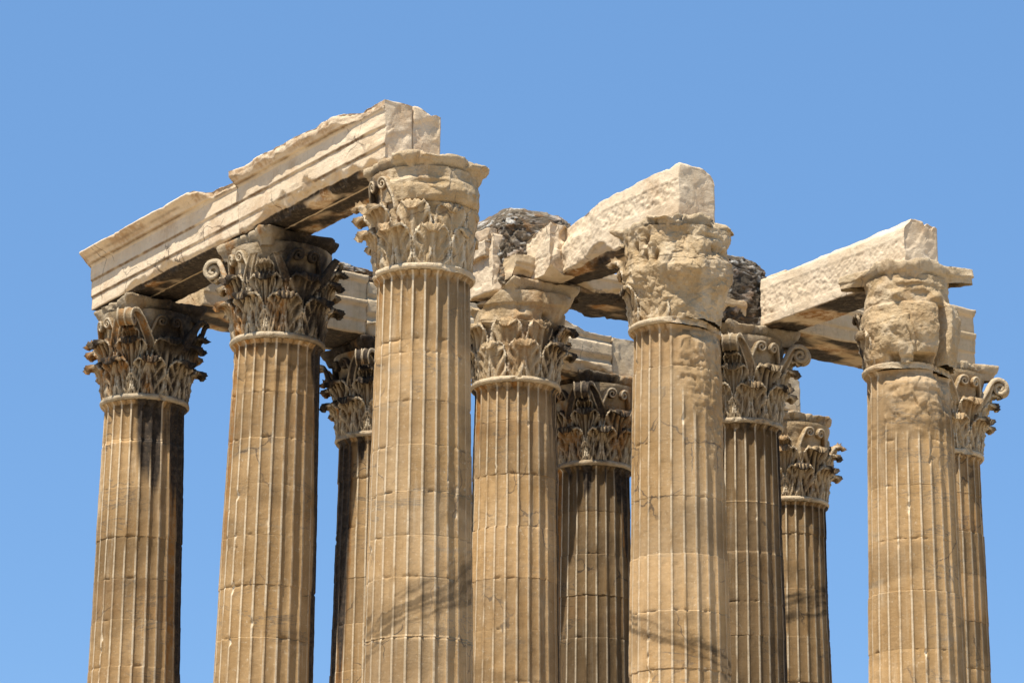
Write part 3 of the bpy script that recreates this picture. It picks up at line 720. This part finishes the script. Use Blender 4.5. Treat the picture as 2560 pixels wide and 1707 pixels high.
def column(key, c):
    i, j = c['ij']; b = np.array([S1*i, -S2*j])
    tc = CAM[:2]-b; tc = tc/np.linalg.norm(tc); rv = np.array([-tc[1], tc[0]])
    if rv@rt[:2] < 0: rv = -rv
    c['tc'], c['rv'] = tc, rv
    if key == 'E':
        global E_TC, E_RV
        E_TC, E_RV = tc, rv
    b = b+rv*c['dx']
    root = empty('column', (b[0], b[1], 0), c['label'], 'column', 'standing columns of the ruined temple')
    if 'lean' in c:
        ax = Vector((tc[0], tc[1], 0)); M = Matrix.Rotation(-c['lean'], 4, ax)
        M = Matrix.Translation((b[0], b[1], 8.))@M@Matrix.Translation((0, 0, -8. + c['dz']))
        Mt = Matrix.Translation((-rv[0]*c['dx'], -rv[1]*c['dx'], 0)); root.matrix_world = Mt@M
    else: root.location.z = c['dz']
    build_shaft(root, c); build_ring(root, c); build_capital(root, c)
for k_, c_ in COLS.items(): column(k_, c_)

# ------------------------------------------------------------------ beams
def resample(prof, d):
    out = []; nrm = []
    p = np.array(prof, float)
    for k in range(len(p)):
        a, b = p[k], p[(k+1) % len(p)]; L = np.linalg.norm(b-a); n = max(1, int(round(L/d)))
        for t in range(n):
            out.append(a+(b-a)*t/n); e = (b-a)/L; nrm.append((e[1], -e[0]))
    return np.array(out), np.array(nrm)

def block(name, axis, c0, s0, s1, z0, prof, seed, mat, fn=None, d=.03, rough=.008, cr_soffit=0., cr_bias=0., tone=1., pit=None, endrough=.02, ochre=.3, edgechip=.02, parent=None, pale=.25, groove=()):
    """prof: closed (q,z) section, front face at +q, listed bottom-front upwards, counterclockwise seen from s=0"""
    pr, nr = resample(prof, d); nc = len(pr)
    L = abs(s1-s0); sg = 1 if s1 > s0 else -1
    ns = max(3, int(L/d)); s = np.linspace(0, L, ns)
    ce = pr.mean(0)
    nk = 14
    Sg, Q, Z, NQ, NZ, EN = [], [], [], [], [], []
    for k in range(nk): t = k/nk; Sg.append(np.zeros(nc)); Q.append(ce[0]+(pr[:, 0]-ce[0])*t); Z.append(ce[1]+(pr[:, 1]-ce[1])*t); EN.append(np.ones(nc))
    for x in s: Sg.append(np.full(nc, x)); Q.append(pr[:, 0]); Z.append(pr[:, 1]); EN.append(np.zeros(nc))
    for k in range(nk-1, -1, -1): t = k/nk; Sg.append(np.full(nc, L)); Q.append(ce[0]+(pr[:, 0]-ce[0])*t); Z.append(ce[1]+(pr[:, 1]-ce[1])*t); EN.append(np.ones(nc))
    Sg = np.array(Sg); Q = np.array(Q); Z = np.array(Z); EN = np.array(EN); NQ = np.repeat(nr[None, :, 0], len(Sg), 0); NZ = np.repeat(nr[None, :, 1], len(Sg), 0)
    pos = np.stack([Sg, Q, Z], -1)+seed*7.7
    if pit is not None:
        m = pit(Sg, Q, Z, NQ)*(1-EN)
        d1, d2, _ = worley(pos*np.array([17, 17, 12.])+.8*vec_noise(pos*9, seed), seed)
        Q = Q-.75*m*(.015*(1-np.clip(d1*1.25, 0, 1))+.020*fbm(pos*16, 3, seed+2)+.010)
    if fn: Sg, Q, Z = fn(Sg, Q, Z, pos)
    # worn arrises: pull the section corners in where noise is high
    inner = np.minimum(np.minimum(Sg, L-Sg), .3)
    P = np.stack([Sg, Q, Z], -1)+rough*.7*vec_noise(pos*6, seed, 4)+rough*.9*planes(pos*4., seed+31)[..., None]+edgechip*.5*vec_noise(pos*1.6, seed+5, 3)*np.array([.3, .6, .6])
    P[..., 0] += EN*endrough*(planes(pos*1.9, seed+7)+.4*planes(pos*5, seed+8))
    if axis == 'x': V = np.stack([s0+sg*P[..., 0], c0+P[..., 1], z0+P[..., 2]], -1)
    else: V = np.stack([c0-P[..., 1], s0+sg*P[..., 0], z0+P[..., 2]], -1)
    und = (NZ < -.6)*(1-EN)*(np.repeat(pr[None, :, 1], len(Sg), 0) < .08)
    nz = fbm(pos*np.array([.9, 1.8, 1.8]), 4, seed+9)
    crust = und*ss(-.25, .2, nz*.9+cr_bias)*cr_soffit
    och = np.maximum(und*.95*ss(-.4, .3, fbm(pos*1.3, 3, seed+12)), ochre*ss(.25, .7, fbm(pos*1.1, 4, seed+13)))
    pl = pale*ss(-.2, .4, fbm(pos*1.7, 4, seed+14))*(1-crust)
    # grime lines in the stepped mouldings
    z_ = np.repeat(pr[None, :, 1], len(Sg), 0)
    for gz, ga in groove:
        gm = np.exp(-((z_-gz)/.018)**2)*(NQ > -.5)*(1-EN)*ss(-.5, .3, fbm(pos*np.array([1.5, 1, 1]), 3, seed+17))
        crust = np.maximum(crust, ga*.65*gm); och = np.maximum(och, ga*.9*gm)
    if groove: och = np.maximum(och, .55*ss(1.0, 1.04, z_)*(NQ > .1)*(1-EN)*ss(-.5, .3, fbm(pos*1.4, 3, seed+18))); pl = pl*(1-.8*ss(.97, 1.0, z_)*(NQ > .1))
    n = V.shape[0]*V.shape[1]
    tn = tone*(1+.06*fbm(pos*.8, 3, seed+15))
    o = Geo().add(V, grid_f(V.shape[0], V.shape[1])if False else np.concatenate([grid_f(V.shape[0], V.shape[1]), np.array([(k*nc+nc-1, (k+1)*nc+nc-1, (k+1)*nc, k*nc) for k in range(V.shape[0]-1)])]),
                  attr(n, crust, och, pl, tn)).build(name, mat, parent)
    return o

def interp_noise(S_, xs, hs, pos, amp, f, sd):
    return np.interp(S_, xs, hs)+amp*fbm(np.stack([S_*f, S_*0+sd, S_*0], -1), 4, sd)

# front row: outer and inner blocks of two bays
F_OUT = [(.56, 0), (.56, .265), (.58, .28), (.588, .285), (.588, .625), (.608, .64), (.616, .645), (.616, .95), (.65, .965), (.65, .99), (.70, 1.00), (.74, 1.06), (.82, 1.13), (.90, 1.18), (.915, 1.20), (.90, 1.23), (.6, 1.24), (0, 1.20), (0, 0)]
GRV = [(.275, 1.), (.635, 1.), (.985, .8), (1.10, .5)]
def mk_front(seed, hx, hh, qx, qq, bx, bc, lc=0.):
    def fn(Sg, Q, Z, pos):
        h = interp_noise(Sg, hx, hh, pos, .022, 1.6, seed)+.010*fbm(pos*4, 3, seed+1)
        q = interp_noise(Sg, qx, qq, pos, .045, 1.8, seed+3)+.02*fbm(pos*5, 3, seed+2)
        q = np.where(Z > .97, q, 9)
        Q = np.where(Z > .97, np.minimum(Q, np.maximum(q, .60)), Q); Z = np.minimum(Z, h)
        c = np.interp(Sg, bx, bc)*(1+.7*fbm(np.stack([Sg*3, Q*2, Z*2], -1), 4, seed+4))
        t = (Q-.56)-(Z)*1.0+c; t = np.clip(t, 0, .5)*(Z < .5)*(c > .0)      # broken lower front arris
        Q = Q-t*.5; Z = Z+t*.5
        # flaked stone on the face
        fl = ss(.15, .6, fbm(pos*np.array([.7, 1, 2.]), 4, seed+6))
        Q = Q-.018*fl*ss(.5, .56, Q)*lc
        return Sg, Q, Z
    return fn
arch = 'temple beam blocks'
o = block('architrave_block', 'x', .25, 12.02, 5.52, 17.10, [(q, z) for q, z in F_OUT], 2, M_BEAM,
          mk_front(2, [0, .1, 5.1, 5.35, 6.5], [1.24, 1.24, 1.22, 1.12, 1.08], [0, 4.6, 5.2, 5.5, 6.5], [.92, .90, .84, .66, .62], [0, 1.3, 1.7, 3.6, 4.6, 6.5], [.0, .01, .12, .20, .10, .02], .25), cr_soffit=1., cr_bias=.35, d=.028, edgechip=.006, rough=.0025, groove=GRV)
tag(o, 'long moulded marble beam block with a sharp cornice, leftmost of the top row', 'beam block', arch)
o = block('architrave_block', 'x', .25, 5.50, .0, 17.10, F_OUT, 4, M_BEAM,
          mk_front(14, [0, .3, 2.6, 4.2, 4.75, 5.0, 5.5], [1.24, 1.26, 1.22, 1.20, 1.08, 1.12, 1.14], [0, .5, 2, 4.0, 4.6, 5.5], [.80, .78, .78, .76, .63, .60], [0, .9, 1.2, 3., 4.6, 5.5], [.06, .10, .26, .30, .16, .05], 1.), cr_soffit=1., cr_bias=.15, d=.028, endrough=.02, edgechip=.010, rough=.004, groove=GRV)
tag(o, 'flaking moulded marble beam block ending above the tall nearest column', 'beam block', arch)
INNER = [(.59, 0), (.59, 1.17), (0, 1.17), (0, 0)]
def inner_fn(seed, hx, hh):
    def fn(Sg, Q, Z, pos):
        h = interp_noise(Sg, hx, hh, pos, .03, 2., seed); Z = np.minimum(Z, h-.10*ss(.22, .02, Q)*fbm(pos*2, 3, seed+1)); return Sg, Q, Z
    return fn
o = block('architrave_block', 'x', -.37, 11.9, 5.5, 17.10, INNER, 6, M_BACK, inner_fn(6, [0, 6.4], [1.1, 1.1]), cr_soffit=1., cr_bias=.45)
tag(o, 'plain inner beam block behind the long corniced one, showing only its black underside', 'beam block', arch)
def inner_end(Sg, Q, Z, pos):
    h = np.interp(Q, [0, .10, .22, .34, .5, .59], [1.02, 1.05, 1.0, 1.06, 1.15, 1.13])
    Z = np.minimum(Z, h+.02*fbm(pos*5, 3, 9)); return Sg, Q, Z
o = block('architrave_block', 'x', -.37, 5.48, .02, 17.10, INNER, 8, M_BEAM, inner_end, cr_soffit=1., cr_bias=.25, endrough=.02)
tag(o, 'inner beam block beside the flaking one, its stained square end facing out', 'beam block', arch)

# second row (middle to centre-right columns): rough-picked block with a rounded end, plus a broken stub
def pitband(z0, z1, q0):
    def f(Sg, Q, Z, NQ): return (NQ > .6)*((Z > z0) & (Z < z1) | (Z < .0))
    return f
def eg_fn(Sg, Q, Z, pos):
    n = fbm(pos*2., 4, 77)
    L = 4.75
    # rounded top at the near end (s=L), sloping broken left end
    Z = np.minimum(Z, 1.26-.42*(1-np.sqrt(np.clip(1-(np.clip(.44-Q, 0, .44)/.45)**2, 0, 1)))*ss(2.5, 4.4, Sg)+.02*n)
    Z = np.minimum(Z, np.interp(Sg, [0, .4, 1.0, 2.6, 4.75], [.86, .98, 1.08, 1.20, 1.26])+.05*n)
    er = ss(2.2, .9, Sg)*ss(.3, .6, Q)
    Q = Q-er*(.10+.10*n+.10*ss(.55, .9, Z))
    t = np.clip((Q-.88)-Z+np.interp(Sg, [0, 1.4, 1.7, 2.4, 2.6, 5], [.10, .22, .3, .26, .06, .03])*(1+.5*n), 0, .5)*(Z < .5); Q = Q-.5*t; Z = Z+.5*t
    Z = Z+.10*ss(1.2, .0, Sg)*ss(.3, 0, Z)
    return Sg, Q, Z
EGP = [(.88, 0), (.88, .28), (.88, .62), (.88, .98), (.84, 1.26), (0, 1.26), (0, 0)]
o = block('architrave_block', 'x', -6.66, 4.75, .0, 17.05, EGP, 10, M_BEAM, eg_fn, d=.026, cr_soffit=1., cr_bias=.15, endrough=.014,
          pit=lambda Sg, Q, Z, NQ: (NQ > .6)*(((Z > .56) & (Z < .93) & (Sg > 2.2))*1.+((Z < .24) & (Sg > 2.3))*.8+(Sg < 2.2)*.5), pale=.35)
tag(o, 'rough picked beam block with a rounded end, resting on the lumpy eroded capital', 'beam block', arch)
def stub_fn(Sg, Q, Z, pos):
    n = fbm(pos*2.2, 4, 87)
    Z = np.minimum(Z, np.interp(Sg, [0, .5, 1.0, 1.35], [.78, .90, 1.06, 1.10])-.45*np.clip(.32-Q, 0, 1)**2*5+.03*n)
    Z = np.maximum(Z, .22*np.clip((Sg-.95)/.3, 0, 1)*np.clip((Q-.25)/.3, 0, 1))
    return Sg, Q, Z
o = block('architrave_stub', 'x', -6.22, 5.35, 4.15, 17.08, [(.62, 0), (.62, 1.12), (0, 1.12), (0, 0)], 12, M_BEAM, stub_fn, d=.025, endrough=.06, pit=lambda Sg, Q, Z, NQ: (NQ > .6)*(((Z > .72) | (Z < .42))*1.), pale=.35)
tag(o, 'short broken beam stub leaning beside the rubble masonry on the middle column', 'beam block', arch)
# third row (grey column to shattered column)
def hj_fn(Sg, Q, Z, pos):
    n = fbm(pos*2., 4, 97)
    Z = np.minimum(Z, np.interp(Sg, [0, .5, 2.2, 3.6, 4.72], [1.05, 1.02, 1.10, 1.15, 1.22])-.30*np.clip(.4-Q, 0, 1)*ss(3.8, 4.7, Sg)+.025*n-.10*np.exp(-((Q-.36)/.05)**2)*ss(4.3, 4.7, Sg))
    Q = Q-.30*ss(.98, 1.22, Z)*ss(.5, .88, Q)*ss(.2, 1., Sg)*.5
    return Sg, Q, Z
o = block('architrave_block', 'x', -12.36, 4.72, .0, 17.03, [(.90, 0), (.90, .22), (.90, .78), (.88, 1.0), (.82, 1.24), (0, 1.24), (0, 0)], 16, M_BEAM, hj_fn, d=.026, cr_soffit=1., cr_bias=-.22, endrough=.03,
          pit=lambda Sg, Q, Z, NQ: (NQ > .6)*((Z > .20) & (Z < .80))*1., pale=.35)
tag(o, 'pitted beam block with a clean lower margin, resting on the shattered right capital', 'beam block', arch)

# cross beams between the rows
CROSS = [(.79, 0), (.79, .30), (.82, .32), (.82, .62), (.86, .65), (.88, .70), (.88, .76), (.80, .78), (.80, 1.16), (.84, 1.18), (.88, 1.26), (.88, 1.32), (-.79, 1.32), (-.79, 0)]
def cross_fn(seed, hx, hh, qcap=None, chip=.05):
    def fn(Sg, Q, Z, pos):
        n = fbm(pos*2.2, 4, seed)
        Z = np.minimum(Z, np.interp(Sg, hx, hh)+.02*n)
        t = np.clip((Q-.79)-Z+chip*(1+n), 0, .5)*(Z < .5); Q = Q-.5*t; Z = Z+.5*t
        t = np.clip((-Q-.79)-Z+.8*chip*(1+1.4*n), 0, .5)*(Z < .5); Q = Q+.5*t; Z = Z+.5*t
        return Sg, Q, Z
    return fn
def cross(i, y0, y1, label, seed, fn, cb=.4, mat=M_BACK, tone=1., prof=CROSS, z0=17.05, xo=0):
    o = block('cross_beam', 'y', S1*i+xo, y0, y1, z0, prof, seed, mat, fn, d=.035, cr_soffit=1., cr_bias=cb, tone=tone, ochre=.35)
    tag(o, label, 'beam', 'beams crossing between the column rows')
SHORT = [(q, min(z, .80)) for q, z in CROSS if z < .8]+[(.80, .80), (-.79, .80), (-.79, 0)]
SHORT = [(.79, 0), (.79, .30), (.82, .32), (.82, .55), (.80, .58), (-.79, .58), (-.79, 0)]
cross(1, -S2+.6, -2*S2+.4, 'dark underside of a broken cross beam between the middle and grey columns', 22, cross_fn(22, [0, 7], [.50, .45], chip=.22), .55, prof=SHORT)
cross(1, -2*S2-.6, -3*S2-.33, 'moulded cross beam leading to the column at the far right edge', 24, cross_fn(24, [0, 7], [1.34, 1.34], chip=.04), .15, xo=-.02)
cross(2, -.9, -S2+.85, 'moulded cross beam topped with rubble, behind the second column', 26, cross_fn(26, [0, 7], [1.34, 1.34], chip=.05), .35)
cross(2, -S2+.83, -2*S2+.05, 'eroded cracked end of the cross beam over the dark column', 28, cross_fn(28, [0, 4, 5.2, 5.75], [1.2, 1.28, 1.2, 1.0], chip=.18), .35, prof=[(.79, 0), (.86, .12), (.86, .30), (.80, .36), (.78, .42), (.86, .52), (.86, .78), (.76, .86), (.82, .95), (.82, 1.2), (.74, 1.28), (-.79, 1.28), (-.79, 0)])
cross(2, -2*S2-.0, -3*S2+.26, 'pitted cross beam running from the dark column to the small far column', 30, cross_fn(30, [0, .2, 4.8, 5.2, 5.5], [.98, 1.0, 1.0, .98, .72], chip=.04), .3, prof=[(.79, 0), (.79, 1.05), (-.79, 1.05), (-.79, 0)], tone=1.05)

# ------------------------------------------------------------------ medieval rubble on the column tops
def rubble(name, cx, cy, z0, hx, hy, h, seed, label, power=2.6, cell=6.5, tone=1., zs=1.4, dark=0.):
    nu, nv = 190, 90
    th = np.linspace(0, 2*np.pi, nu, endpoint=False); v = np.linspace(0, 1, nv)
    T, V = np.meshgrid(th, v, indexing='ij')
    cs = np.sign(np.cos(T))*np.abs(np.cos(T))**(2/4.); sn = np.sign(np.sin(T))*np.abs(np.sin(T))**(2/4.)
    # v up the side (0...55) then over the dome
    k = ss(0, 1, V); lift = np.interp(V, [0, .5, 1], [0, .62, 1]); rr = np.where(V < .5, 1-.04*V, np.sqrt(np.clip(1-((lift-.62)/.38)**power, 0, 1))*.98)
    P = np.stack([cx+cs*hx*rr, cy+sn*hy*rr, z0+lift*h], -1)
    W = P*np.array([1, 1, zs])*cell*.62+.35*vec_noise(P*3, seed)
    d1, d2, idr = worley(W, seed)
    f1, f2, idf = worley(W*2.1, seed+20)
    big = idr > .52
    e = np.where(big, ss(.0, .09, d2-d1), .75*ss(.0, .12, f2-f1)*ss(.0, .06, d2-d1)); idr = np.where(big, idr, idf)
    nrm = np.stack([cs*rr, sn*rr, np.maximum(lift-.5, 0)], -1)
    P = P+nrm*(np.where(big, .30, .16)/cell*e*(.35+idr)-.015+.25/cell*planes(W*1.7, seed+22))[..., None]+.10*vec_noise(P*1.1, seed+4, 3)*np.array([.6, .6, .5])+.012*vec_noise(P*8, seed+6)
    tn = tone*(.55+.7*_frac(idr*5.7))*(.75+.25*e); pale = ss(.78, .84, idr)*e*.8; och = .5*ss(.3, .45, _frac(idr*7.3))*e*ss(.5, .8, _frac(idr*3.1))
    cr = np.maximum((1-e)*.45, dark*ss(-.2, .4, fbm(P*1.5, 4, seed+8)))
    g = Geo().add(P, grid_f(nu, nv, True), attr(nu*nv, cr, och, pale*(1-dark*.6), tn))
    o = g.build(name, M_RUB); tag(o, label, 'rubble masonry', 'mortared rubble on top of the ruin')
    return o
def _frac(x): return x-np.floor(x)
rubble('rubble_masonry', 5.85, -6.05, 17.0, .88, 1.08, 1.86, 41, 'rounded heap of mortared rubble on top of the middle column', cell=9, zs=1.3, tone=1.0)
rubble('rubble_masonry', 5.55, -11.1, 17.0, .80, .82, 1.72, 43, 'dark lichen covered rubble mass between the eroded capital and the pitted beam', tone=.62, cell=10, dark=.35, zs=1.0)
rubble('rubble_masonry', 11.0, -3.4, 18.2, .75, 2.15, .48, 45, 'low rubble strip lying on the cross beam behind the second column', cell=9, tone=.95)
# squared ashlar stones laid against the rubble on the middle column
def ashlar(x, y, z, hx, hy, h, seed, label, tone=1.):
    o = block('ashlar_block', 'x', y, x-hx, x+hx, z, [(hy, 0), (hy, h), (-hy, h), (-hy, 0)], seed, M_BEAM, None, d=.035, rough=.02, edgechip=.05, endrough=.05, tone=tone, pit=lambda Sg, Q, Z, NQ: (NQ > .6)*.6)
    tag(o, label, 'stone block', 'squared stones set against the rubble')
ashlar(5.62, -5.16, 16.84, .44, .27, 1.22, 51, 'largest pale pitted stone under the rubble heap, standing on the middle column', .95)
ashlar(5.62, -4.93, 17.60, .34, .15, .32, 53, 'lower of two small grey stones stacked at the left edge of the rubble heap', .80)
ashlar(5.62, -4.96, 17.93, .32, .15, .27, 55, 'upper of two small grey stones stacked at the left edge of the rubble heap', .78)
